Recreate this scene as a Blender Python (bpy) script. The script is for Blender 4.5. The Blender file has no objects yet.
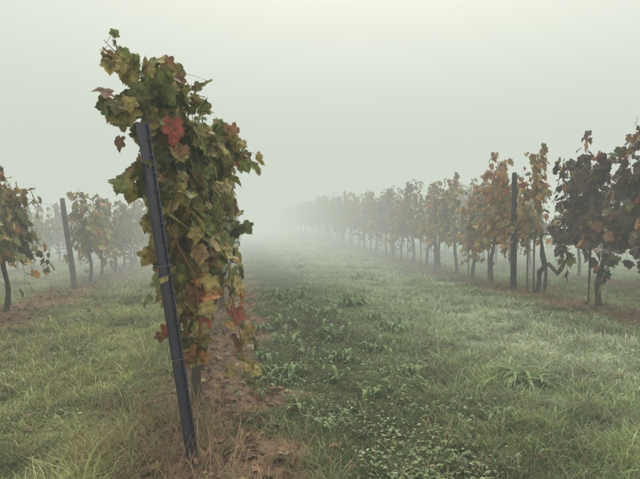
import bpy, math, random
import numpy as np
from mathutils import Vector, Quaternion, noise as mn

rng = np.random.default_rng(7)
random.seed(7)
scene = bpy.context.scene
COL = scene.collection
FOG = np.array([0.635, 0.69, 0.605])

# ------------------------------------------------------------------ helpers
def new_mat(name):
    m = bpy.data.materials.new(name); m.use_nodes = True
    nt = m.node_tree
    for n in list(nt.nodes): nt.nodes.remove(n)
    out = nt.nodes.new('ShaderNodeOutputMaterial')
    return m, nt, out

def N(nt, typ, **kw):
    n = nt.nodes.new(typ)
    for k, v in kw.items(): setattr(n, k, v)
    return n

def leaf_material(name, transl=0.3, detail=True, nscale=28.0, rough=0.5, contrast=0.5, spec=.3):
    m, nt, out = new_mat(name)
    L = nt.links.new
    at = N(nt, 'ShaderNodeAttribute', attribute_name='col')
    col = at.outputs['Color']
    if detail:
        tc = N(nt, 'ShaderNodeTexCoord')
        nz = N(nt, 'ShaderNodeTexNoise'); nz.inputs['Scale'].default_value = nscale; nz.inputs['Detail'].default_value = 3
        L(tc.outputs['Object'], nz.inputs['Vector'])
        mr = N(nt, 'ShaderNodeMapRange')
        mr.inputs['From Min'].default_value = 0.3; mr.inputs['From Max'].default_value = 0.7
        mr.inputs['To Min'].default_value = 1 + contrast; mr.inputs['To Max'].default_value = 1 - contrast
        L(nz.outputs['Fac'], mr.inputs['Value'])
        mul = N(nt, 'ShaderNodeVectorMath', operation='SCALE')
        L(col, mul.inputs[0]); L(mr.outputs['Result'], mul.inputs['Scale'])
        m2 = N(nt, 'ShaderNodeMapRange'); m2.inputs['From Min'].default_value = 0.60; m2.inputs['From Max'].default_value = 0.68
        m2.inputs['To Max'].default_value = 0.6
        L(nz.outputs['Fac'], m2.inputs['Value'])
        mx = N(nt, 'ShaderNodeMix', data_type='RGBA')
        L(m2.outputs['Result'], mx.inputs['Factor']); L(mul.outputs['Vector'], mx.inputs['A'])
        mx.inputs['B'].default_value = (0.17, 0.095, 0.045, 1)
        col = mx.outputs['Result']
    p = N(nt, 'ShaderNodeBsdfPrincipled')
    p.inputs['Roughness'].default_value = rough
    p.inputs['Specular IOR Level'].default_value = spec
    L(col, p.inputs['Base Color'])
    tr = N(nt, 'ShaderNodeBsdfTranslucent'); L(col, tr.inputs['Color'])
    mix = N(nt, 'ShaderNodeMixShader'); mix.inputs[0].default_value = transl
    L(p.outputs[0], mix.inputs[1]); L(tr.outputs[0], mix.inputs[2])
    L(mix.outputs[0], out.inputs['Surface'])
    return m

def rough_material(name, c1, c2, scale=(20, 20, 4), rough=0.85, bump=0.5, dist=0.01, metallic=0.0, spec=0.3):
    m, nt, out = new_mat(name); L = nt.links.new
    tc = N(nt, 'ShaderNodeTexCoord'); mp = N(nt, 'ShaderNodeMapping'); mp.inputs['Scale'].default_value = scale
    L(tc.outputs['Object'], mp.inputs['Vector'])
    nz = N(nt, 'ShaderNodeTexNoise'); nz.inputs['Scale'].default_value = 1.0; nz.inputs['Detail'].default_value = 6; nz.inputs['Roughness'].default_value = 0.65
    L(mp.outputs[0], nz.inputs['Vector'])
    cr = N(nt, 'ShaderNodeValToRGB'); cr.color_ramp.elements[0].position = 0.3; cr.color_ramp.elements[1].position = 0.7
    cr.color_ramp.elements[0].color = (*c1, 1); cr.color_ramp.elements[1].color = (*c2, 1)
    L(nz.outputs['Fac'], cr.inputs['Fac'])
    p = N(nt, 'ShaderNodeBsdfPrincipled'); p.inputs['Roughness'].default_value = rough; p.inputs['Metallic'].default_value = metallic
    p.inputs['Specular IOR Level'].default_value = spec
    L(cr.outputs['Color'], p.inputs['Base Color'])
    bp = N(nt, 'ShaderNodeBump'); bp.inputs['Strength'].default_value = bump; bp.inputs['Distance'].default_value = dist
    L(nz.outputs['Fac'], bp.inputs['Height']); L(bp.outputs['Normal'], p.inputs['Normal'])
    L(p.outputs[0], out.inputs['Surface'])
    return m

def build_mesh(name, V, groups, col=None, mats=(), smooth=True):
    me = bpy.data.meshes.new(name)
    V = np.asarray(V, dtype=np.float32)
    me.vertices.add(len(V)); me.vertices.foreach_set('co', V.ravel())
    groups = [(np.asarray(f, dtype=np.int32), mi) for f, mi in groups if len(f)]
    loops = np.concatenate([f.ravel() for f, _ in groups])
    sizes = np.concatenate([np.full(len(f), f.shape[1], dtype=np.int32) for f, _ in groups])
    mi = np.concatenate([np.full(len(f), m, dtype=np.int32) for f, m in groups])
    starts = np.concatenate([[0], np.cumsum(sizes)[:-1]]).astype(np.int32)
    me.loops.add(len(loops)); me.loops.foreach_set('vertex_index', loops)
    me.polygons.add(len(sizes)); me.polygons.foreach_set('loop_start', starts)
    me.polygons.foreach_set('material_index', mi)
    me.update(calc_edges=True)
    me.polygons.foreach_set('use_smooth', np.full(len(sizes), smooth))
    if col is not None:
        a = me.color_attributes.new('col', 'FLOAT_COLOR', 'POINT')
        c4 = np.ones((len(V), 4), dtype=np.float32); c4[:, :3] = col
        a.data.foreach_set('color', c4.ravel())
    for m in mats: me.materials.append(m)
    me.validate()
    return me

def add_obj(name, me, loc=(0, 0, 0), rot=(0, 0, 0), scale=(1, 1, 1), parent=None):
    o = bpy.data.objects.new(name, me); COL.objects.link(o)
    o.location = loc; o.rotation_euler = rot; o.scale = scale
    if parent: o.parent = parent
    return o

class Acc:
    def __init__(s): s.V = []; s.C = []; s.G = []; s.n = 0
    def add(s, V, groups, C):
        V = np.asarray(V); C = np.broadcast_to(np.asarray(C), (len(V), 3))
        s.V.append(V); s.C.append(C)
        for f, mi in groups: s.G.append((np.asarray(f) + s.n, mi))
        s.n += len(V)
    def mesh(s, name, mats, smooth=True):
        return build_mesh(name, np.concatenate(s.V), s.G, np.concatenate(s.C), mats, smooth)

def tube(P, R, k=6, lump=0.0, cap=True):
    P = np.asarray(P, float); n = len(P); R = np.broadcast_to(np.asarray(R, float), (n,))
    T = np.gradient(P, axis=0); T /= np.linalg.norm(T, axis=1)[:, None] + 1e-9
    ref = np.where(np.abs(T[:, 2:3]) > 0.9, np.array([[1.0, 0, 0]]), np.array([[0, 0, 1.0]]))
    A = np.cross(T, ref); A /= np.linalg.norm(A, axis=1)[:, None] + 1e-9
    for i in range(1, n):
        a = A[i - 1] - T[i] * np.dot(A[i - 1], T[i]); A[i] = a / (np.linalg.norm(a) + 1e-9)
    B = np.cross(T, A)
    th = np.linspace(0, 2 * np.pi, k, endpoint=False)
    rad = R[:, None] * (1 + lump * rng.uniform(-1, 1, (n, k)))
    V = P[:, None, :] + rad[..., None] * (np.cos(th)[None, :, None] * A[:, None, :] + np.sin(th)[None, :, None] * B[:, None, :])
    V = V.reshape(-1, 3)
    i, j = np.meshgrid(np.arange(n - 1), np.arange(k), indexing='ij'); i = i.ravel(); j = j.ravel(); j2 = (j + 1) % k
    F = np.stack([i * k + j, i * k + j2, (i + 1) * k + j2, (i + 1) * k + j], 1)
    groups = [F]
    if cap:
        V = np.vstack([V, P[0], P[-1]]); a = n * k; b = a + 1
        jj = np.arange(k); j3 = (jj + 1) % k
        groups.append(np.stack([np.full(k, a), j3, jj], 1))
        groups.append(np.stack([np.full(k, b), (n - 1) * k + jj, (n - 1) * k + j3], 1))
    return V, groups

def norm(v): return v / (np.linalg.norm(v, axis=-1, keepdims=True) + 1e-9)

# ------------------------------------------------------------------ terrain function
ROW_C, ROW_R, ROW_L = -0.32, 6.35, -3.75
ROWS = [ROW_C, ROW_R, ROW_L, 9.6, -7.0]
def ground_h(x, y):
    x = np.asarray(x, float); y = np.asarray(y, float)
    z = 0.025 * np.sin(x * 1.3 + 0.5) * np.sin(y * 0.7 + 1) + 0.015 * np.sin(x * 3.1 + y * 2.3) + 0.012 * np.sin(x * 5.3 - y * 4.1)
    for r in ROWS: z = z + 0.05 * np.exp(-((x - r) / 0.45) ** 2)
    for t in (1.95, 3.9): z = z - 0.035 * np.exp(-((x - t) / 0.22) ** 2)
    for t in (-1.4, -2.7): z = z - 0.03 * np.exp(-((x - t) / 0.2) ** 2)
    s = np.clip((y - 10) / 40, 0, 1); s2 = np.clip((x - 1) / 6, 0, 1)
    z = z + 0.9 * s * s * (3 - 2 * s) * s2
    return z
def n2(x, y, s, o=0.0):
    return np.array([mn.noise(Vector((a * s + o, b * s - o, o * 3.7))) for a, b in zip(x, y)])

# ------------------------------------------------------------------ leaf templates
half = [(0.05, -0.03), (0.13, -0.13), (0.22, -0.13), (0.31, -0.15), (0.40, -0.07), (0.49, -0.01), (0.51, 0.09), (0.47, 0.17),
        (0.44, 0.23), (0.55, 0.27), (0.60, 0.35), (0.70, 0.46), (0.62, 0.52), (0.58, 0.62), (0.47, 0.62), (0.40, 0.66), (0.32, 0.63),
        (0.34, 0.73), (0.27, 0.80), (0.22, 0.90), (0.10, 0.96)]
outl = [(0, 0.04)] + half + [(0, 1.12)] + [(-x, y) for x, y in reversed(half)]
ser = []
for i_, a_ in enumerate(outl):
    b_ = outl[(i_ + 1) % len(outl)]
    m_ = ((a_[0] + b_[0]) / 2, (a_[1] + b_[1]) / 2)
    ser.append(a_)
    if a_ != (0, 0.04) and b_ != (0, 0.04): ser.append((m_[0] * .9, .33 + (m_[1] - .33) * .9))
def make_template(outline, center=(0, 0.33)):
    o = np.array(outline, float); k = len(o)
    V2 = np.vstack([[center], o])
    mid = (o + np.array(center)) / 2
    V2 = np.vstack([V2, mid])
    F3 = [(0, 1 + k + (i + 1) % k, 1 + k + i) for i in range(k)]
    F4 = [(1 + k + i, 1 + k + (i + 1) % k, 1 + (i + 1) % k, 1 + i) for i in range(k)]
    edge = np.concatenate([[0], np.ones(k), np.full(k, 0.45)])
    return V2, np.array(F3), np.array(F4), edge
T_HI = make_template(ser)
lo = [(0, 0.05), (0.22, -0.13), (0.47, 0.03), (0.44, 0.22), (0.62, 0.45), (0.33, 0.63), (0.24, 0.88), (0, 1.05),
      (-0.24, 0.88), (-0.33, 0.63), (-0.62, 0.45), (-0.44, 0.22), (-0.47, 0.03), (-0.22, -0.13)]
def make_lo(outline, center=(0, 0.33)):
    o = np.array(outline, float); k = len(o)
    V2 = np.vstack([[center], o]); F3 = [(0, 1 + (i + 1) % k, 1 + i) for i in range(k)]
    return V2, np.array(F3), np.zeros((0, 4), int), np.concatenate([[0], np.ones(k)])
T_LO = make_lo(lo)

def place_leaves(acc, tmpl, pos, tip, nor, size, ccol, ecol, mi, curl=0.5):
    V2, F3, F4, edge = tmpl; n = len(pos); m = len(V2)
    if n == 0: return
    tip = norm(tip); nor = norm(nor - tip * np.sum(nor * tip, 1, keepdims=True)); b = np.cross(tip, nor)
    x = V2[:, 0][None]; y = V2[:, 1][None]
    cu = rng.uniform(-0.3, 1.0, (n, 1)) * curl
    fold = rng.uniform(-0.1, 0.4, (n, 1)); wav = rng.uniform(0, 6.28, (n, 1)); tw = rng.uniform(-0.35, 0.35, (n, 1))
    z = -cu * (y - 0.1) ** 2 * 0.6 + fold * np.abs(x) - cu * x * x * 0.8 + 0.04 * np.sin(wav + 4 * np.arctan2(x, y - 0.3)) * edge[None] + tw * x * y
    ang = np.arctan2(x, y - .05)
    z = z - .025 * np.cos(ang * 2 * np.pi / .95) * edge[None] ** .5 * (np.abs(ang) < 2.4)
    asp = rng.uniform(0.85, 1.15, (n, 1))
    s = size[:, None, None]
    V = pos[:, None, :] + s * ((x * asp)[..., None] * b[:, None] + (y + 0 * z)[..., None] * tip[:, None] + z[..., None] * nor[:, None])
    e = edge[None, :, None] ** 1.5
    C = ccol[:, None] * (1 - e) + ecol[:, None] * e
    off = (np.arange(n) * m)[:, None, None]
    g = [((F3[None] + off).reshape(-1, 3), mi)]
    if len(F4): g.append(((F4[None] + off).reshape(-1, 4), mi))
    acc.add(V.reshape(-1, 3), g, C.reshape(-1, 3))

PAL = {
 'green':  np.array([.185, .22, .07]), 'dgreen': np.array([.095, .12, .045]), 'olive': np.array([.30, .265, .09]),
 'yellow': np.array([.53, .43, .17]), 'orange': np.array([.55, .26, .10]), 'red': np.array([.42, .105, .075]),
 'purple': np.array([.115, .068, .075]), 'brown': np.array([.25, .135, .075])}
PK = list(PAL.keys()); PM = np.array([PAL[k] for k in PK])
MIX = {   # green dgreen olive yellow orange red purple brown
 'near':   [.38, .15, .30, .12, .015, .003, .00, .05],
 'low':    [.16, .08, .30, .22, .10, .02, .00, .14],
 'mixed':  [.22, .10, .28, .16, .12, .02, .04, .09],
 'orange': [.04, .02, .13, .20, .43, .06, .03, .10],
 'purple': [.03, .08, .04, .01, .03, .02, .62, .16],
 'olive':  [.12, .05, .32, .27, .15, .02, .01, .08],
 'dark':   [.10, .10, .15, .09, .14, .03, .22, .18]}
def leaf_cols(n, mix, kedge=0.5):
    p = np.array(MIX[mix]); p = p / p.sum()
    c = PM[rng.choice(len(PK), n, p=p)]
    e = PM[rng.choice(len(PK), n, p=p)]
    v = rng.uniform(0.7, 1.3, (n, 1))
    k = (rng.random((n, 1)) < kedge) * rng.uniform(0.4, 1, (n, 1))
    return c * v, (c * (1 - k) + e * k) * v

M_LEAF = leaf_material('vine_leaf', 0.34, True, 26, .5, .45)
M_LEAF_FAR = leaf_material('vine_leaf_plain', 0.34, False)
M_BARK = rough_material('vine_bark', (.045, .034, .030), (.16, .125, .10), (60, 60, 12), 0.9, 0.9, 0.02)
M_CANE = rough_material('vine_cane', (.16, .06, .035), (.28, .14, .08), (40, 40, 10), 0.7, 0.3, 0.004)
VMATS = [M_BARK, M_LEAF, M_CANE]; VMATS_FAR = [M_BARK, M_LEAF_FAR, M_CANE]

def add_quads(acc, V, groups, mi, c=(.1, .1, .1)):
    acc.add(V, [(g, mi) for g in groups], c)

def make_vine(mix, zc=0.9, ztop=2.35, length=1.25, ncane=13, hw=0.24, tmpl=T_HI, size=(0.09, 0.15), step=0.055, dens=2.2,
              trunk_r=0.035, droop=3, lean=0.0, bias=1.0, ylo=None, yhi=None, lowmix=None):
    acc = Acc()
    n = 9; t = np.linspace(0, 1, n)
    ph = rng.uniform(0, 6.28, 2)
    tx = 0.05 * np.sin(t * 5 + ph[0]) * t; ty = 0.07 * np.sin(t * 4 + ph[1]) * t + rng.uniform(-.1, .1) * t
    P = np.stack([tx, ty, -0.08 + t * (zc + 0.05)], 1)
    R = trunk_r * (1.25 - 0.4 * t); R[0] *= 1.4; R[-1] *= 1.2; R[-2] *= 1.1
    V, g = tube(P, R, 8, 0.16); add_quads(acc, V, g, 0)
    top = P[-1]
    y0 = -length / 2 if ylo is None else ylo; y1 = length / 2 if yhi is None else yhi
    for e in (y0, y1):
        tt = np.linspace(0, 1, 7)
        Q = top + np.stack([0.03 * np.sin(tt * 6 + rng.uniform(0, 6)) * tt, tt * (e - top[1]) * 0.92, 0.10 * np.sin(tt * 3.1) + 0.03 * np.sin(tt * 9)], 1)
        V, g = tube(Q, trunk_r * (0.72 - 0.38 * tt), 6, 0.14); add_quads(acc, V, g, 0)
    pos = []
    nd = droop
    for c in range(ncane + nd):
        ys = rng.uniform(y0, y1); isd = c >= ncane
        m = 16
        tgt = rng.uniform(-hw, hw) * 0.8
        h = (ztop - zc) * rng.uniform(0.66, 1.15)
        t = np.linspace(0, 1, m)
        if isd:
            sd = rng.choice([-1, 1]); L = rng.uniform(0.5, 0.95)
            X = sd * (0.05 + hw * 1.1 * np.sin(t * 1.7)); Z = zc + 0.2 + rng.uniform(0, .25) + 0.3 * t - L * 1.35 * t ** 2
            Y = ys + rng.uniform(-.3, .3) * t
        else:
            X = tgt * np.sin(t * 1.6) + 0.04 * np.sin(t * 7 + rng.uniform(0, 6)); Y = ys + rng.uniform(-.2, .2) * t + 0.04 * np.sin(t * 6 + rng.uniform(0, 6))
            Z = zc + h * t
            if rng.random() < 0.45:
                q = np.clip(t - 0.72, 0, 1) / 0.28; sd = rng.choice([-1, 1])
                X = X + sd * 0.22 * q ** 1.5; Z = Z - 0.22 * q ** 2
        X = X + lean * (Z - zc)
        P = np.stack([X, Y, Z], 1)
        V, g = tube(P, np.linspace(0.0055, 0.0022, m), 4, 0, False); add_quads(acc, V, g, 2)
        Lc = np.sum(np.linalg.norm(np.diff(P, axis=0), axis=1)); k = int(Lc / step * dens)
        u = rng.random(k) ** bias * (m - 1); i = np.minimum(u.astype(int), m - 2); f = (u - i)[:, None]
        q = P[i] * (1 - f) + P[i + 1] * f
        off = rng.normal(0, 1, (k, 3)) * np.array([hw * 0.36, 0.09, 0.07]) * (1 - 0.5 * (u / (m - 1)))[:, None]
        pos.append(q + off)
    pos = np.concatenate(pos)
    nL = len(pos)
    cx = lean * (pos[:, 2] - zc)
    sx = np.sign(pos[:, 0] - cx + rng.normal(0, 0.08, nL))
    endf = np.clip((np.abs(pos[:, 1] - (y0 + y1) / 2) / ((y1 - y0) / 2)) - 0.6, 0, 1) * 1.6 * np.sign(pos[:, 1] - (y0 + y1) / 2)
    nor = np.stack([sx * 0.9, endf, np.full(nL, 0.5)], 1) + rng.normal(0, 0.42, (nL, 3))
    tip = np.stack([sx * 0.35, endf * .3, np.full(nL, -0.8)], 1) + rng.normal(0, 0.45, (nL, 3))
    sz = rng.uniform(size[0], size[1], nL) * rng.choice([1, 1, 1, .6], nL)
    cc, ec = leaf_cols(nL, mix)
    if lowmix:
        c2, e2 = leaf_cols(nL, lowmix)
        f = (rng.random(nL) < np.clip((zc + .75 - pos[:, 2]) / .8, 0, 1))[:, None]
        cc = np.where(f, c2, cc); ec = np.where(f, e2, ec)
    place_leaves(acc, tmpl, pos, tip, nor, sz, cc, ec, 1)
    return acc

# ------------------------------------------------------------------ central near vine (end of row)
def px(u, v, d):
    """survey measurement (bearing, elevation, distance from the survey point) -> world"""
    a = math.radians(9.3); r = (u - 320) / 500 * d
    return np.array([r * math.cos(a) + d * math.sin(a), d * math.cos(a) - r * math.sin(a), 1.5 - (v - 225) / 500 * d])

def hero_vine():
    ox, oy = ROW_C, 3.95
    acc = make_vine('near', zc=0.9, ztop=2.32, length=1.3, ncane=16, hw=0.23, step=0.05, dens=2.3, droop=1, lean=-0.10,
                        size=(0.085, 0.15), ylo=-0.66, yhi=0.62, lowmix='low')
    def shoot(pts, nl, s=(0.07, .13), spread=0.05, mix='near', r=0.0045):
        P = np.array(pts) - np.array([ox, oy, 0])
        k = 24; tt = np.linspace(0, len(P) - 1, k); i = np.minimum(tt.astype(int), len(P) - 2); f = (tt - i)[:, None]
        Q = P[i] * (1 - f) + P[i + 1] * f
        for _ in range(3): Q[1:-1] = (Q[:-2] + Q[1:-1] * 2 + Q[2:]) / 4
        V, g = tube(Q, np.linspace(r, r * .45, k), 5, 0, False); add_quads(acc, V, g, 2)
        u = rng.random(nl) * (k - 1); i = np.minimum(u.astype(int), k - 2); f = (u - i)[:, None]
        q = Q[i] * (1 - f) + Q[i + 1] * f + rng.normal(0, spread, (nl, 3))
        nor = rng.normal(0, .6, (nl, 3)) + np.array([0, -0.8, .5]); tip = rng.normal(0, .5, (nl, 3)) + np.array([0, -.1, -.7])
        cc, ec = leaf_cols(nl, mix)
        place_leaves(acc, T_HI, q, tip, nor, rng.uniform(*s, nl), cc, ec, 1)
        for a_, b_ in zip(Q[i], q):
            if rng.random() < 0.7:
                V, g = tube(np.array([a_, (a_ + b_) / 2 + [0, 0, .01], b_]), 0.0015, 3, 0, False); add_quads(acc, V, g, 2)
    shoot([px(165, 130, 3.3), px(150, 95, 3.25), px(128, 76, 3.15), px(106, 54, 3.1)], 20, (.05, .10), .03)
    shoot([px(170, 130, 3.3), px(158, 100, 3.3), px(146, 74, 3.3)], 42, (.09, .14), .065)
    shoot([px(180, 130, 3.5), px(184, 105, 3.5), px(178, 74, 3.5)], 42, (.08, .13), .065)
    shoot([px(165, 140, 3.4), px(163, 110, 3.4), px(162, 76, 3.4)], 36, (.08, .14), .06)
    shoot([px(150, 140, 3.3), px(140, 115, 3.2), px(136, 90, 3.2)], 22, (.08, .12), .05)
    shoot([px(192, 170, 3.6), px(198, 140, 3.6), px(202, 122, 3.6)], 24, (.08, .13), .05)
    shoot([px(185, 170, 3.4), px(150, 130, 3.2), px(125, 112, 3.1), px(114, 122, 3.05)], 30, (.08, .12), .045)
    shoot([px(170, 190, 3.3), px(145, 170, 3.15), px(136, 200, 3.1)], 16, (.08, .13), .04)
    shoot([px(185, 220, 3.3), px(162, 240, 3.2), px(158, 278, 3.15)], 14, (.08, .12), .04, 'low')
    shoot([px(190, 190, 3.4), px(165, 230, 3.2), px(175, 270, 3.15), px(196, 292, 3.15)], 12, (.09, .14), .05)
    shoot([px(190, 250, 3.3), px(200, 300, 3.25), px(197, 340, 3.2), px(194, 372, 3.2)], 28, (.07, .12), .045, 'low')
    shoot([px(185, 290, 3.3), px(178, 320, 3.25), px(180, 350, 3.2)], 14, (.07, .11), .04, 'low')
    shoot([px(200, 250, 3.5), px(214, 285, 3.4), px(208, 320, 3.4)], 28, (.08, .13), .05, 'low')
    shoot([px(205, 180, 4.0), px(228, 160, 4.0), px(248, 162, 4.0)], 36, (.09, .13), .05)
    shoot([px(205, 160, 4.0), px(215, 142, 4.0), px(228, 152, 4.0)], 26, (.09, .13), .06)
    shoot([px(205, 220, 4.0), px(225, 215, 4.0), px(232, 235, 4.0)], 26, (.09, .13), .06)
    def one(p, s, c, tip=(0, -.1, -1), nor=(0, -1, .2), e=.75):
        c = np.array([PAL[c]]); place_leaves(acc, T_HI, (np.array([p]) - [ox, oy, 0]), np.array([tip], float), np.array([nor], float), np.array([s]), c, c * e, 1, .9)
    one(px(173, 133, 2.98), .15, 'red', (.15, -.1, -1), (.8, -1, .3)); one(px(184, 158, 3.03), .08, 'brown', (-.2, 0, -1), (.3, -1, 0))
    one(px(122, 150, 3.0), .09, 'brown', (-.3, 0, -1), (-.9, -1, 0)); one(px(163, 338, 3.05), .085, 'red', (.1, 0, -1), (-.9, -1, .1)); one(px(160, 345, 3.1), .06, 'brown')
    for q in [(192, 357), (199, 364), (187, 366)]: one(px(*q, 3.1), .09, 'orange', (rng.normal(0, .4), -.1, -1), (rng.normal(0, .7), -1, .2))
    for q in [(152, 262), (162, 300), (200, 335), (205, 315), (212, 288), (170, 320), (150, 230), (195, 240)]: one(px(*q, 3.12), .10, 'yellow', (rng.normal(0, .4), -.1, -1), (rng.normal(0, .7), -1, .2))
    P = np.array([px(188, 190, 3.2), px(172, 215, 3.1), px(170, 240, 3.05), px(180, 262, 3.05), px(193, 285, 3.1), px(200, 330, 3.1), px(196, 372, 3.1)]) - [ox, oy, 0]
    V, g = tube(P, 0.006, 6, .05); add_quads(acc, V, g, 2)
    add_obj('grape_vine', acc.mesh('grape_vine', VMATS), (ox, oy, float(ground_h(ox, oy))))
hero_vine()

# ------------------------------------------------------------------ vine variants
rightv = {}
for mix in ('orange', 'purple', 'olive', 'dark', 'mixed'):
    rightv[mix] = []
    for i in range(2):
        dn = 2.1 if mix == 'purple' else 1.75
        a = make_vine(mix, zc=1.02, ztop=2.72, length=1.35, ncane=10, hw=0.32, step=0.06, dens=dn, droop=6, size=(0.10, 0.165), tmpl=T_LO, trunk_r=0.042)
        rightv[mix].append(a.mesh('grape_vine_' + mix, VMATS_FAR))
leftv = {}
for mix in ('mixed', 'olive', 'dark'):
    leftv[mix] = []
    for i in range(2):
        a = make_vine(mix, zc=0.82, ztop=2.12, length=1.3, ncane=10, hw=0.28, step=0.06, dens=1.9, droop=5, size=(0.10, 0.16), tmpl=T_LO)
        leftv[mix].append(a.mesh('grape_vine_' + mix, VMATS_FAR))
centv = {}
for mix in ('mixed', 'olive', 'near'):
    centv[mix] = []
    for i in range(2):
        a = make_vine(mix, zc=0.95, ztop=2.3, length=1.25, ncane=11, hw=0.21, step=0.06, dens=1.9, droop=1, size=(0.10, 0.15), tmpl=T_LO)
        centv[mix].append(a.mesh('grape_vine_' + mix, VMATS_FAR))

def put(me, x, y, sc=1.0, flip=None, parent=None, zs=1.0):
    f = rng.random() < 0.5 if flip is None else flip
    return add_obj('grape_vine', me, (x + rng.normal(0, .04), y, float(ground_h(x, y))), (0, 0, math.pi if f else 0), (sc, sc, sc * zs), parent)

seq = [(4.4, 'purple'), (5.5, 'purple'), (6.75, 'purple'), (7.95, 'purple'), (10.85, 'orange'), (11.8, 'orange'), (12.8, 'olive'), (14.0, 'olive'),
       (15.2, 'orange'), (16.4, 'olive'), (17.6, 'dark'), (18.8, 'orange'), (20.0, 'dark'), (21.2, 'dark'), (22.4, 'mixed'), (23.6, 'orange'), (24.8, 'dark'), (26.0, 'olive'), (27.2, 'orange'), (28.4, 'olive')]
for i, (y, mx) in enumerate(seq):
    zs = rng.uniform(.92, 1.08)
    b = rng.uniform(.95, 1.05)
    if y < 8.5: b, zs = 1.10, 1.0
    elif y < 12.5: b, zs = 1.04, 1.07
    put(rightv[mx][i % 2], ROW_R, y, b, zs=zs)
a = make_vine('olive', zc=1.2, ztop=2.35, length=1.1, ncane=4, hw=0.22, dens=1.4, droop=0, size=(.09, .14), tmpl=T_LO, trunk_r=.03)
put(a.mesh('grape_vine_sparse', VMATS_FAR), ROW_R, 9.55)

for i, (y, mx) in enumerate([(5.2, 'mixed'), (6.5, 'olive'), (7.7, 'mixed'), (8.85, 'mixed'), (13.6, 'olive'), (14.8, 'mixed'), (16.0, 'dark'), (17.2, 'mixed'), (18.4, 'olive'), (19.6, 'mixed'), (20.8, 'dark'), (22, 'mixed'), (23.2, 'mixed'), (24.4, 'olive')]):
    put(leftv[mx][i % 2], ROW_L, y, rng.uniform(.95, 1.08))
for i in range(18):
    y = 5.15 + i * 1.2
    put(centv[['near', 'olive', 'mixed'][i % 3]][i % 2], ROW_C - 0.03, y, rng.uniform(.98, 1.05))

def distant(name, x, y0, y1, src, step=1.2, sc=1.0):
    e = bpy.data.objects.new(name, None); COL.objects.link(e)
    y = y0; i = 0; ks = list(src.keys())
    while y < y1:
        mx = ks[int(rng.integers(len(ks)))]
        o = put(src[mx][i % 2], x, y, rng.uniform(.9, 1.1) * sc, parent=e); o.name = 'vine_part'
        y += step * rng.uniform(.92, 1.08) + (1.2 if rng.random() < 0.06 else 0); i += 1
distant('distant_grapevine_row', ROW_R, 29.6, 75, rightv)
distant('distant_grapevine_row', ROW_C, 27, 60, leftv)
distant('distant_grapevine_row', ROW_L, 25.6, 60, leftv)
distant('distant_grapevine_row', 9.6, 8, 45, rightv)
distant('distant_grapevine_row', -7.0, 9, 45, leftv)

acc = Acc()
gz = float(ground_h(ROW_R, 9.3))
P = np.array([[0, .15, -.05], [.02, .1, .2], [-.03, .02, .42], [.02, -.1, .58], [0, -.25, .62], [.02, -.4, .52], [0, -.55, .45], [-.02, -.7, .55], [0, -.78, .66]])
V, g = tube(P, [.055, .045, .045, .05, .045, .04, .04, .035, .02], 8, .2); add_quads(acc, V, g, 0)
P2 = np.array([[0, -.1, .58], [0, 0, .78], [.03, .05, 1.0], [0, .0, 1.3]]); V, g = tube(P2, [.04, .03, .025, .015], 7, .2); add_quads(acc, V, g, 0)
P3 = np.array([[0, -.55, .45], [.05, -.62, .62], [.04, -.58, .72]]); V, g = tube(P3, [.035, .028, .018], 7, .2); add_quads(acc, V, g, 0)
add_obj('grape_vine_stump', acc.mesh('grape_vine_stump', VMATS), (ROW_R, 9.7, gz))

# ------------------------------------------------------------------ posts
M_STEEL = rough_material('painted_steel', (.022, .022, .058), (.055, .053, .108), (30, 30, 8), 0.33, 0.2, 0.002, 0.0, 0.8)
M_WOOD = rough_material('weathered_wood', (.09, .075, .07), (.24, .21, .19), (60, 60, 5), 0.9, 0.8, 0.01)
M_DWOOD = rough_material('dark_wood', (.025, .02, .028), (.07, .055, .065), (60, 60, 5), 0.85, 0.8, 0.01)
M_WIRE = rough_material('galvanised_wire', (.16, .16, .16), (.30, .30, .30), (50, 50, 50), 0.5, 0.1, 0.001, 0.4)

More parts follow.
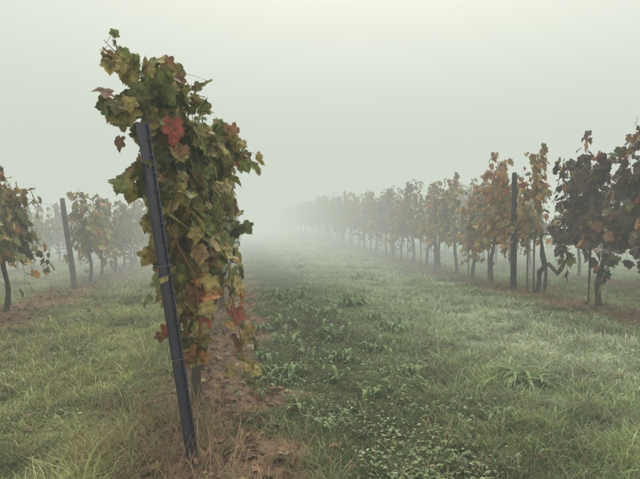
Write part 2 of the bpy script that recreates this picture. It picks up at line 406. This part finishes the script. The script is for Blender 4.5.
def steel_post(base, top, yaw=0.0):
    base = np.array(base, float); top = np.array(top, float)
    L = np.linalg.norm(top - base) + 0.35
    prof = np.array([(-.040, .022), (-.040, .030), (-.026, .030), (-.026, -.012), (-.019, -.022), (-.008, -.022), (-.005, -.012), (.005, -.012), (.008, -.022),
                     (.019, -.022), (.026, -.012), (.026, .030), (.040, .030), (.040, .022)])
    nseg = len(prof)
    nrm = np.gradient(prof, axis=0); nrm = np.stack([-nrm[:, 1], nrm[:, 0]], 1); nrm /= np.linalg.norm(nrm, axis=1)[:, None]
    ring = np.vstack([prof, (prof + nrm * .003)[::-1]]); k = len(ring)
    nz = 40; zz = np.linspace(0, L, nz)
    V = np.concatenate([np.column_stack([ring, np.full(k, z)]) for z in zz])
    F = [(i * k + j, i * k + (j + 1) % k, (i + 1) * k + (j + 1) % k, (i + 1) * k + j) for i in range(nz - 1) for j in range(k)]
    for a in (0, (nz - 1) * k):
        F += [(a + j, a + j + 1, a + k - 2 - j, a + k - 1 - j) for j in range(nseg - 1)]
    acc = Acc(); acc.add(V, [(np.array(F), 0)], (.1, .1, .1))
    for z in np.arange(0.75, L - .05, 0.10):
        for s in (-1, 1):
            c = np.array([[.040, .026, 0], [.050, .024, .004], [.052, .018, .016], [.047, .014, .024]]) * [s, 1, 1] + [0, 0, z]
            VV, g = tube(c, .0032, 5); add_quads(acc, VV, g, 0)
    for z in (1.05, 1.62):
        c = np.array([[-.046, .0, 0], [-.03, -.028, .004], [0, -.032, .0], [.03, -.028, -.004], [.046, .0, 0], [.06, .04, .0]]) + [0, 0, z]
        VV, g = tube(c, .0022, 5); add_quads(acc, VV, g, 1)
    me = acc.mesh('steel_post', [M_STEEL, M_WIRE], smooth=False)
    d = Vector(top - base).normalized()
    o = add_obj('steel_vineyard_post', me)
    q = d.to_track_quat('Z', 'Y')
    o.rotation_mode = 'QUATERNION'; o.rotation_quaternion = q @ Quaternion((0, 0, 1), yaw)
    o.location = Vector(base) - d * 0.35
    return o
pb = px(191, 472, 3.04); pt = px(142, 124, 2.94)
pb[2] = 1.5 - (472 - 225) / 500 * 3.04
steel_post(pb, pt, math.radians(20))

def wood_post(name, x, y, h, r, mat, tx=0, ty=0):
    n = 12; t = np.linspace(0, 1, n)
    P = np.stack([tx * t + .008 * np.sin(t * 5), ty * t + .006 * np.sin(t * 7), -.2 + t * (h + .2)], 1)
    R = r * (1.08 - .14 * t); R[-1] *= .86
    V, g = tube(P, R, 12, .035); acc = Acc(); add_quads(acc, V, g, 0)
    for z in (0.8, 1.25, 1.7, 2.1):
        if z < h - .1:
            f = (z + .2) / (h + .2); c = np.array([tx * f, ty * f, z])
            a = np.linspace(0, 2 * np.pi, 13); W = c + np.stack([np.cos(a) * r * 1.12, np.sin(a) * r * 1.12, 0 * a], 1)
            VV, g = tube(W, .003, 4, 0, False); add_quads(acc, VV, g, 1)
    me = acc.mesh(name, [mat, M_WIRE]); return add_obj(name, me, (x, y, float(ground_h(x, y))))
wood_post('vineyard_post', ROW_R - .2, 10.45, 2.62, .062, M_DWOOD, .0, -.02)
for y in (14.9, 19.3, 24, 29, 34): wood_post('vineyard_post', ROW_R - .22, y, 2.35 + rng.uniform(-.1, .1), .055, M_WOOD, rng.uniform(-.08, .08), rng.uniform(-.1, .1))
wood_post('vineyard_post', ROW_L, 12.4, 2.1, .06, M_WOOD, -.24, -.05)
for y in (19, 25, 31): wood_post('vineyard_post', ROW_L, y, 2.15, .055, M_WOOD, rng.uniform(-.1, .1), 0)
for y in (9.2, 15, 21): wood_post('vineyard_post', ROW_C, y, 2.2, .05, M_WOOD, rng.uniform(-.1, .1), 0)
for y in (8.3, 9.9, 10.2, 11.9, 13.1, 15.5, 16.7, 18.2, 20.3, 22.1):
    n = 6; t = np.linspace(0, 1, n); h = rng.uniform(1.2, 1.6)
    P = np.stack([rng.uniform(-.08, .08) * t, rng.uniform(-.12, .12) * t, -.1 + (h + .1) * t], 1)
    V, g = tube(P, .02, 6, .1); acc = Acc(); add_quads(acc, V, g, 0)
    add_obj('vine_stake', acc.mesh('vine_stake', [M_WOOD]), (ROW_R + rng.uniform(-.05, .05), y, float(ground_h(ROW_R, y))))

def wires(x, y0, y1, zs, end=None):
    e = bpy.data.objects.new('trellis_wires', None); COL.objects.link(e)
    for z in zs:
        for sx in (-.06, .06):
            ys = np.linspace(y0, y1, 40); P = np.stack([np.full(40, x + sx), ys, ground_h(np.full(40, x), ys) + z - .02 * np.abs(np.sin(ys * .6))], 1)
            if end is not None:
                f = np.clip((z) / 2.1, 0, 1); P[0] = np.array(end[0]) * (1 - f) + np.array(end[1]) * f + [sx * .5, 0, 0]
            V, g = tube(P, .0016, 4, 0, False); acc = Acc(); add_quads(acc, V, g, 0)
            add_obj('wire', acc.mesh('wire', [M_WIRE]), parent=e)
wires(ROW_C, 3.2, 60, (.85, 1.25, 1.65, 2.0), (pb, pt))
wires(ROW_R, 3, 70, (1.1, 1.6, 2.1, 2.55))
wires(ROW_L, 3, 60, (.85, 1.35, 1.85))

# ------------------------------------------------------------------ ground sheet
def axis(core0, core1, step, far0, far1):
    c = np.arange(core0, core1, step); r = [core1]; s = step
    while r[-1] < far1: s *= 1.12; r.append(r[-1] + s)
    l = [core0 - step]; s = step
    while l[-1] > far0: s *= 1.12; l.append(l[-1] - s)
    return np.array(l[::-1] + list(c) + r)
xs = axis(-5, 8, .08, -300, 300); ys = axis(1.5, 16, .08, -60, 400)
GX, GY = np.meshgrid(xs, ys, indexing='ij'); gx = GX.ravel(); gy = GY.ravel()
nx, ny = len(xs), len(ys)
def soil_mask(x, y, nz):
    m = np.zeros_like(x)
    for r in [ROW_C + .14, ROW_L + .1, -7.0]:
        m = np.maximum(m, np.clip(1.42 - np.abs(x - r + .02 - .35 * nz) / .44, 0, 1))
    for r in [ROW_R - .1, 9.6]:
        m = np.maximum(m, .8 * np.clip(1.45 - np.abs(x - r + .25 * nz) / .5, 0, 1))
    return np.clip(m + .7 * nz * (m > .02), 0, 1)
nz1 = np.zeros_like(gx)
sel = np.where((gy < 45) & (gy > 0) & (abs(gx) < 20))[0]
nz1[sel] = n2(gx[sel], gy[sel], 1.7)
gz = ground_h(gx, gy)
micro = np.zeros_like(gx); micro[sel] = n2(gx[sel], gy[sel], 6.0, 3.1)
msk = soil_mask(gx, gy, nz1)
gz = gz + micro * .022 * (0.5 + msk)
V = np.stack([gx, gy, gz], 1)
i, j = np.meshgrid(np.arange(nx - 1), np.arange(ny - 1), indexing='ij'); i = i.ravel(); j = j.ravel()
F = np.stack([i * ny + j, (i + 1) * ny + j, (i + 1) * ny + j + 1, i * ny + j + 1], 1)
def grass_tone(x, y, nz):
    dark = np.array([.22, .27, .115]); dew = np.array([.46, .54, .35]); left = np.array([.35, .37, .165])
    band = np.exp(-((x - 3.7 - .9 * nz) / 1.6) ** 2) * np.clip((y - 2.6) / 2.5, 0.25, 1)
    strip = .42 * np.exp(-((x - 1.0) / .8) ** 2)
    c = dark[None] * (1 - band[:, None]) + dew[None] * band[:, None]
    lf = ((x < ROW_C))[:, None] * .85
    c = c * (1 - lf) + left[None] * lf
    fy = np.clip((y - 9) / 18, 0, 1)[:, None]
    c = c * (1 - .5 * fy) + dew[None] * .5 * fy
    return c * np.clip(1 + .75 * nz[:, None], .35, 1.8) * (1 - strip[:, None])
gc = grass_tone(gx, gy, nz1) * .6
soil = np.array([.27, .165, .115])
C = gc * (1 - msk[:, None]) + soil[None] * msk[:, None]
m, nt, out = new_mat('ground'); L = nt.links.new
at = N(nt, 'ShaderNodeAttribute', attribute_name='col'); tc = N(nt, 'ShaderNodeTexCoord')
a1 = N(nt, 'ShaderNodeTexNoise'); a1.inputs['Scale'].default_value = 16; a1.inputs['Detail'].default_value = 8; a1.inputs['Roughness'].default_value = .75
L(tc.outputs['Object'], a1.inputs['Vector'])
mr = N(nt, 'ShaderNodeMapRange'); mr.inputs['From Min'].default_value = .35; mr.inputs['From Max'].default_value = .65; mr.inputs['To Min'].default_value = .35; mr.inputs['To Max'].default_value = 1.6
L(a1.outputs['Fac'], mr.inputs['Value'])
sc = N(nt, 'ShaderNodeVectorMath', operation='SCALE'); L(at.outputs['Color'], sc.inputs[0]); L(mr.outputs['Result'], sc.inputs['Scale'])
p = N(nt, 'ShaderNodeBsdfPrincipled'); p.inputs['Roughness'].default_value = .95; p.inputs['Specular IOR Level'].default_value = .1
L(sc.outputs['Vector'], p.inputs['Base Color'])
bp = N(nt, 'ShaderNodeBump'); bp.inputs['Strength'].default_value = 1; bp.inputs['Distance'].default_value = .04
L(a1.outputs['Fac'], bp.inputs['Height']); L(bp.outputs['Normal'], p.inputs['Normal']); L(p.outputs[0], out.inputs['Surface'])
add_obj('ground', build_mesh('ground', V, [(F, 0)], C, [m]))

# ------------------------------------------------------------------ grass
M_GRASS = leaf_material('grass_blades', .3, False, rough=.45, spec=.4)
def wedge(n, d0, d1, p=1.0, lo=-47, hi=50):
    th = np.radians(rng.uniform(lo, hi, n) + 9.3)
    if p == 1.0: d = d0 * (d1 / d0) ** rng.random(n)
    else:
        u = rng.random(n); q = 2 - p; d = (d0 ** q + u * (d1 ** q - d0 ** q)) ** (1 / q)
    return d * np.sin(th), d * np.cos(th), d

def grass(nt_, d0, d1, bl, hscale=1.0, p=1.0, wid=.0028):
    x, y, d = wedge(nt_, d0, d1, p)
    nz = n2(x, y, 1.7); nb = n2(x, y, .9, 5.0); nf = n2(x, y, 5.5, 9.0)
    ms = soil_mask(x, y, nz)
    keep = (rng.random(nt_) > ms * .93) & (rng.random(nt_) < 1.1 + 1.3 * nf)
    x, y, d, nz, nb, nf, ms = [a[keep] for a in (x, y, d, nz, nb, nf, ms)]
    T = len(x); idx = np.repeat(np.arange(T), bl); n = len(idx)
    far = (np.clip(d / 4, 1, 10) ** .75)[idx]
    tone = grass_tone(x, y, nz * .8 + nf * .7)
    straw = np.array([.46, .36, .22])
    th = rng.uniform(0, 2 * np.pi, n); rad = rng.random(n) ** .7 * .04 * far
    bx = x[idx] + np.cos(th) * rad; by = y[idx] + np.sin(th) * rad; bz = ground_h(bx, by) - .008
    th2 = th + rng.normal(0, .7, n)
    ts = rng.uniform(.6, 1.5, T) * (1 - .35 * np.exp(-((x - 1.0) / .7) ** 2))
    hh = ((.050 + .05 * nb + .045 * nf) * ts)[idx] * rng.uniform(.5, 1.5, n) * hscale * far ** .35
    hh = np.clip(hh * (1 - .3 * ms[idx]), .02, .3)
    edge = np.exp(-((x - ROW_C - .85) / .2) ** 2) + np.exp(-((x - ROW_C + .6) / .22) ** 2)
    hh = hh * (1 + .9 * edge[idx] * (rng.random(n) < .5))
    ln = hh * rng.uniform(.3, 1.6, n)
    w = wid * rng.uniform(.6, 1.5, n) * far
    dirx = np.cos(th2); diry = np.sin(th2)
    wa = rng.uniform(0, 2 * np.pi, n); wx = np.cos(wa) * w; wy = np.sin(wa) * w
    V = np.empty((n, 5, 3))
    V[:, 0] = np.stack([bx - wx, by - wy, bz], 1); V[:, 1] = np.stack([bx + wx, by + wy, bz], 1)
    mx = bx + dirx * ln * .35; my = by + diry * ln * .35; mz = bz + hh * .62
    V[:, 2] = np.stack([mx + wx * .8, my + wy * .8, mz], 1); V[:, 3] = np.stack([mx - wx * .8, my - wy * .8, mz], 1)
    V[:, 4] = np.stack([bx + dirx * ln, by + diry * ln, bz + hh * rng.uniform(.7, 1.05, n)], 1)
    c = tone[idx] * rng.uniform(.5, 1.6, (n, 1)) * rng.uniform(.75, 1.3, (T, 1))[idx]
    sf = ((rng.random(n) < .10 + .5 * ms[idx]))[:, None]
    c = np.where(sf, straw * rng.uniform(.4, 1.1, (n, 1)), c)
    c = c * (1 + rng.normal(0, .08, (n, 3)))
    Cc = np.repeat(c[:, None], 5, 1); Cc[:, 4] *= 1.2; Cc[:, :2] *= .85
    o = (np.arange(n) * 5)[:, None]
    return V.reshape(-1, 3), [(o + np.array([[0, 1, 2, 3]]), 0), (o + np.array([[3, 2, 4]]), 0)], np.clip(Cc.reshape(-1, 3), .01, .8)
acc = Acc()
for a in [(17000, 2.3, 9, 12, 1.0, 1.0, .0028), (16000, 5, 18, 8, .95, 1.0, .0025), (11000, 14, 50, 6, .9, 1.0, .0022)]:
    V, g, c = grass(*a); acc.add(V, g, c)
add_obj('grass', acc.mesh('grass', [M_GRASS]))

def strips(acc, base, az, length, width, rise, droop_, col, seg=6, shape='lance', fold=.25):
    n = len(az); t = np.linspace(0, 1, seg)
    out_ = length[:, None] * (t[None] * .95)
    up = length[:, None] * (rise[:, None] * t - droop_[:, None] * t ** 2)
    cx = base[:, 0:1] + np.cos(az)[:, None] * out_; cy = base[:, 1:2] + np.sin(az)[:, None] * out_; cz = base[:, 2:3] + up
    if shape == 'lance': prof = np.sin(np.pi * (t * .93 + .05)) ** .7
    elif shape == 'pinnate': prof = np.sin(np.pi * (t * .9 + .07)) ** .8 * np.where(np.arange(seg) % 2 == 0, 1.0, .45)
    else: prof = (1 - t) ** .6
    w = width[:, None] * prof[None] * .5
    sx = -np.sin(az)[:, None] * w; sy = np.cos(az)[:, None] * w
    V = np.empty((n, seg, 3, 3))
    V[:, :, 0] = np.stack([cx - sx, cy - sy, cz + fold * w], -1); V[:, :, 1] = np.stack([cx, cy, cz], -1); V[:, :, 2] = np.stack([cx + sx, cy + sy, cz + fold * w], -1)
    f = []
    for s in range(seg - 1):
        for k in (0, 1): f.append((s * 3 + k, s * 3 + k + 1, (s + 1) * 3 + k + 1, (s + 1) * 3 + k))
    f = np.array(f); off = (np.arange(n) * seg * 3)[:, None, None]
    C = np.repeat(col[:, None], seg * 3, 1)
    acc.add(V.reshape(-1, 3), [((f[None] + off).reshape(-1, 4), 0)], C.reshape(-1, 3))
M_WEED = leaf_material('weed_leaf', .28, False, rough=.5)

def rosette(acc, x, y, n, L, W, rise=(.4, .9), col=(.13, .19, .075), shape='lance', seg=7, spread=.03):
    bx = x + rng.normal(0, spread, n); by = y + rng.normal(0, spread, n)
    base = np.stack([bx, by, ground_h(bx, by) + .01], 1)
    c = np.array(col) * rng.uniform(.7, 1.4, (n, 1)) * (1 + rng.normal(0, .08, (n, 3)))
    r = rng.uniform(*rise, n)
    strips(acc, base, rng.uniform(0, 6.28, n), rng.uniform(L[0], L[1], n), rng.uniform(W[0], W[1], n), r, r * rng.uniform(.6, 1.1, n), c, seg, shape)
acc = Acc(); q = px(525, 388, 4.75)
rosette(acc, q[0], q[1], 30, (.18, .46), (.035, .07), (.4, .95), (.19, .26, .11), 'pinnate', 21, .08)
add_obj('thistle_plant', acc.mesh('thistle_plant', [M_WEED]))
for (u, v, n, s) in [(352, 305, 38, 1.7), (300, 312, 24, 1.3), (298, 300, 18, 1.3), (395, 333, 30, 1.4), (330, 335, 20, 1.2), (275, 300, 20, 1.4), (345, 358, 18, 1), (405, 372, 18, 1.1),
                     (300, 268, 16, 1.5), (260, 330, 16, 1.1), (375, 395, 14, .9), (290, 375, 20, 1), (430, 415, 12, .7), (500, 420, 14, .7), (60, 300, 14, 1), (360, 280, 18, 1.5), (250, 395, 14, .8), (330, 430, 14, .8), (445, 350, 12, .8),
                     (285, 345, 18, 1.2), (310, 290, 20, 1.4), (370, 318, 20, 1.3), (265, 360, 16, 1), (380, 350, 18, 1.1), (325, 315, 20, 1.3), (310, 355, 16, 1), (290, 325, 16, 1.1), (340, 380, 14, .9), (420, 390, 14, .8), (275, 385, 16, .9), (300, 405, 14, .8)]:
    d = 750 / (v - 225); q = px(u, v, d); acc = Acc()
    rosette(acc, q[0], q[1], n, (.10 * s, .22 * s), (.022 * s, .045 * s), (.8, 2.4), (.165, .235, .09), 'lance', 6, .08 * s)
    add_obj('dock_weed', acc.mesh('dock_weed', [M_WEED]))
x, y, d = wedge(4600, 2.4, 12, 1.0); nz = n2(x, y, 1.3, 4.0)
k = (rng.random(len(x)) < np.clip(.05 + 1.0 * nz + .40 * np.exp(-((x - 1.0) / .8) ** 2), .02, .8)) & (soil_mask(x, y, nz) < .5)
x = x[k]; y = y[k]; d = d[k]; acc = Acc(); nb = 8; idx = np.repeat(np.arange(len(x)), nb); n = len(idx)
bx = x[idx] + rng.normal(0, .07, n); by = y[idx] + rng.normal(0, .07, n)
base = np.stack([bx, by, ground_h(bx, by) + rng.uniform(.005, .05, n)], 1)
tone = np.where(rng.random((len(x), 1)) < .25, np.array([[.34, .41, .24]]), np.array([[.19, .26, .10]]))[idx] * rng.uniform(.6, 1.4, (n, 1))
s = rng.uniform(.015, .05, n) * np.clip(d[idx] / 5, 1, 2)
r = rng.uniform(.0, 1.4, n)
strips(acc, base, rng.uniform(0, 6.28, n), s, s * rng.uniform(.3, .65, n), r, r * .9, tone, 5, 'lance')
add_obj('ground_cover_weeds', acc.mesh('ground_cover_weeds', [M_WEED]))

acc = Acc()
def drytuft(x, y, n, L, rad=.06, dry=.75, w=(.003, .006)):
    bx = x + rng.normal(0, rad, n); by = y + rng.normal(0, rad, n)
    base = np.stack([bx, by, ground_h(bx, by)], 1)
    gcol = grass_tone(np.array([x]), np.array([y]), np.array([0.]))[0]
    c = np.where(rng.random((n, 1)) < dry, np.array([[.50, .34, .20]]), gcol[None] * 1.05) * rng.uniform(.5, 1.3, (n, 1))
    r = rng.uniform(.5, 3.2, n); l = rng.uniform(L * .4, L, n) / np.sqrt(1 + r ** 2) * 1.5
    strips(acc, base, rng.uniform(0, 6.28, n), l, rng.uniform(*w, n), r, r * rng.uniform(.2, .8, n), c, 6, 'taper', .3)
for _ in range(38):
    q = (pb[0] + rng.normal(-.16, .28), pb[1] + rng.normal(.2, .35)); drytuft(q[0], q[1], 26, .32)
for _ in range(170):
    yy = 2.5 + 14 * rng.random() ** 1.5; drytuft(ROW_C + rng.normal(.05, .42), yy, 14, .16, .08, .7)
for _ in range(140): drytuft(ROW_L + rng.normal(0, .45), 5 + 16 * rng.random(), 16, .22, .1, .7)
for _ in range(180): drytuft(ROW_R + rng.normal(0, .45), 5 + 20 * rng.random(), 18, .28, .12, .7)
add_obj('dry_grass', acc.mesh('dry_grass', [M_GRASS]))
acc = Acc()
tx, ty, td = wedge(560, 2.4, 13)
for a_, b_ in zip(tx, ty):
    if abs(a_ - ROW_C) > .6: drytuft(a_, b_, 20, rng.uniform(.10, .22), .05, .12, (.004, .008))
add_obj('grass_tufts', acc.mesh('grass_tufts', [M_GRASS]))

acc = Acc()
def fallen(x, y, s=(.05, .10)):
    n = len(x); pos = np.stack([x, y, ground_h(x, y) + rng.uniform(.015, .05, n)], 1)
    az = rng.uniform(0, 6.28, n); tip = np.stack([np.cos(az), np.sin(az), rng.normal(0, .3, n)], 1); nor = np.array([[0, 0, 1.]]) + rng.normal(0, .4, (n, 3))
    c = np.array([[.30, .17, .11], [.38, .22, .13], [.20, .115, .08], [.42, .31, .17]])[rng.integers(0, 4, n)] * rng.uniform(.5, 1.2, (n, 1))
    place_leaves(acc, T_LO, pos, tip, nor, rng.uniform(*s, n), c, c * .8, 0, 1.4)
n = 1300; fallen(ROW_C + rng.normal(0.12, .34, n), 2.5 + 18 * rng.random(n) ** 1.4, (.03, .085))
n = 500; fallen(ROW_L + rng.normal(0.05, .5, n), 4 + 16 * rng.random(n))
n = 600; fallen(ROW_R + rng.normal(-.1, .6, n), 4 + 18 * rng.random(n))
n = 80; fallen(rng.uniform(-3, 4, n), 2.6 + 10 * rng.random(n), (.04, .07))
add_obj('fallen_leaves', acc.mesh('fallen_leaves', [M_LEAF]))

# ------------------------------------------------------------------ fog (homogeneous mist banks)
def fog_box(name, x0, x1, y0, y1, z0, z1, sig, colr):
    m, nt, out = new_mat(name); L = nt.links.new
    ab = N(nt, 'ShaderNodeVolumeAbsorption'); ab.inputs['Color'].default_value = (0, 0, 0, 1); ab.inputs['Density'].default_value = sig
    em = N(nt, 'ShaderNodeEmission'); em.inputs['Color'].default_value = (*colr, 1); em.inputs['Strength'].default_value = sig  # mist glows by itself: emission stands in for scattered daylight
    ad = N(nt, 'ShaderNodeAddShader'); L(ab.outputs[0], ad.inputs[0]); L(em.outputs[0], ad.inputs[1]); L(ad.outputs[0], out.inputs['Volume'])
    V = np.array([(x, y, z) for x in (x0, x1) for y in (y0, y1) for z in (z0, z1)], float)
    F = np.array([(0, 1, 3, 2), (4, 6, 7, 5), (0, 4, 5, 1), (2, 3, 7, 6), (0, 2, 6, 4), (1, 5, 7, 3)])
    add_obj(name, build_mesh(name, V, [(F, 0)], None, [m], False))
fog_box('fog', -260, 260, -50, 10.995, -6, 16.0, .012, FOG)
fog_box('fog_bank', -260, 260, 11.0, 380, -6, 16.0, .053, FOG)

# ------------------------------------------------------------------ sky, sun, camera
SUN_EL, SUN_AZ = math.radians(62), math.radians(15)
w = bpy.data.worlds.new('World'); scene.world = w; w.use_nodes = True
nt = w.node_tree
for n in list(nt.nodes): nt.nodes.remove(n)
out = nt.nodes.new('ShaderNodeOutputWorld'); bg = nt.nodes.new('ShaderNodeBackground'); sk = nt.nodes.new('ShaderNodeTexSky')
sk.sky_type = 'NISHITA'; sk.sun_disc = False; sk.sun_elevation = SUN_EL; sk.sun_rotation = SUN_AZ; sk.dust_density = 4
hs = nt.nodes.new('ShaderNodeHueSaturation'); hs.inputs['Saturation'].default_value = .12; hs.inputs['Value'].default_value = 1.55
mxx = nt.nodes.new('ShaderNodeMix'); mxx.data_type = 'RGBA'; mxx.blend_type = 'MULTIPLY'; mxx.inputs['Factor'].default_value = 1; mxx.inputs['B'].default_value = (1.03, 1.0, .88, 1)
nt.links.new(sk.outputs[0], hs.inputs['Color']); nt.links.new(hs.outputs[0], mxx.inputs['A']); nt.links.new(mxx.outputs['Result'], bg.inputs['Color'])
bg.inputs['Strength'].default_value = .15
nt.links.new(bg.outputs[0], out.inputs['Surface'])

ld = bpy.data.lights.new('sun', 'SUN'); ld.energy = 1.5; ld.angle = math.radians(30); ld.color = (1, .94, .84)
so = bpy.data.objects.new('sun', ld); COL.objects.link(so)
d = Vector((math.sin(SUN_AZ) * math.cos(SUN_EL), math.cos(SUN_AZ) * math.cos(SUN_EL), math.sin(SUN_EL)))
so.rotation_euler = d.to_track_quat('Z', 'Y').to_euler(); so.location = (0, 0, 30)

cd = bpy.data.cameras.new('camera'); cam = bpy.data.objects.new('camera', cd); COL.objects.link(cam)
cd.lens = 500 / 640 * 36; cd.sensor_width = 36; cd.clip_end = 2000; cd.clip_start = .05
cam.location = (0, 0, 1.5); cam.rotation_euler = (math.radians(90 - 1.66), 0, math.radians(-9.3))
scene.camera = cam
scene.view_settings.view_transform = 'Standard'; scene.view_settings.look = 'None'; scene.view_settings.exposure = 0
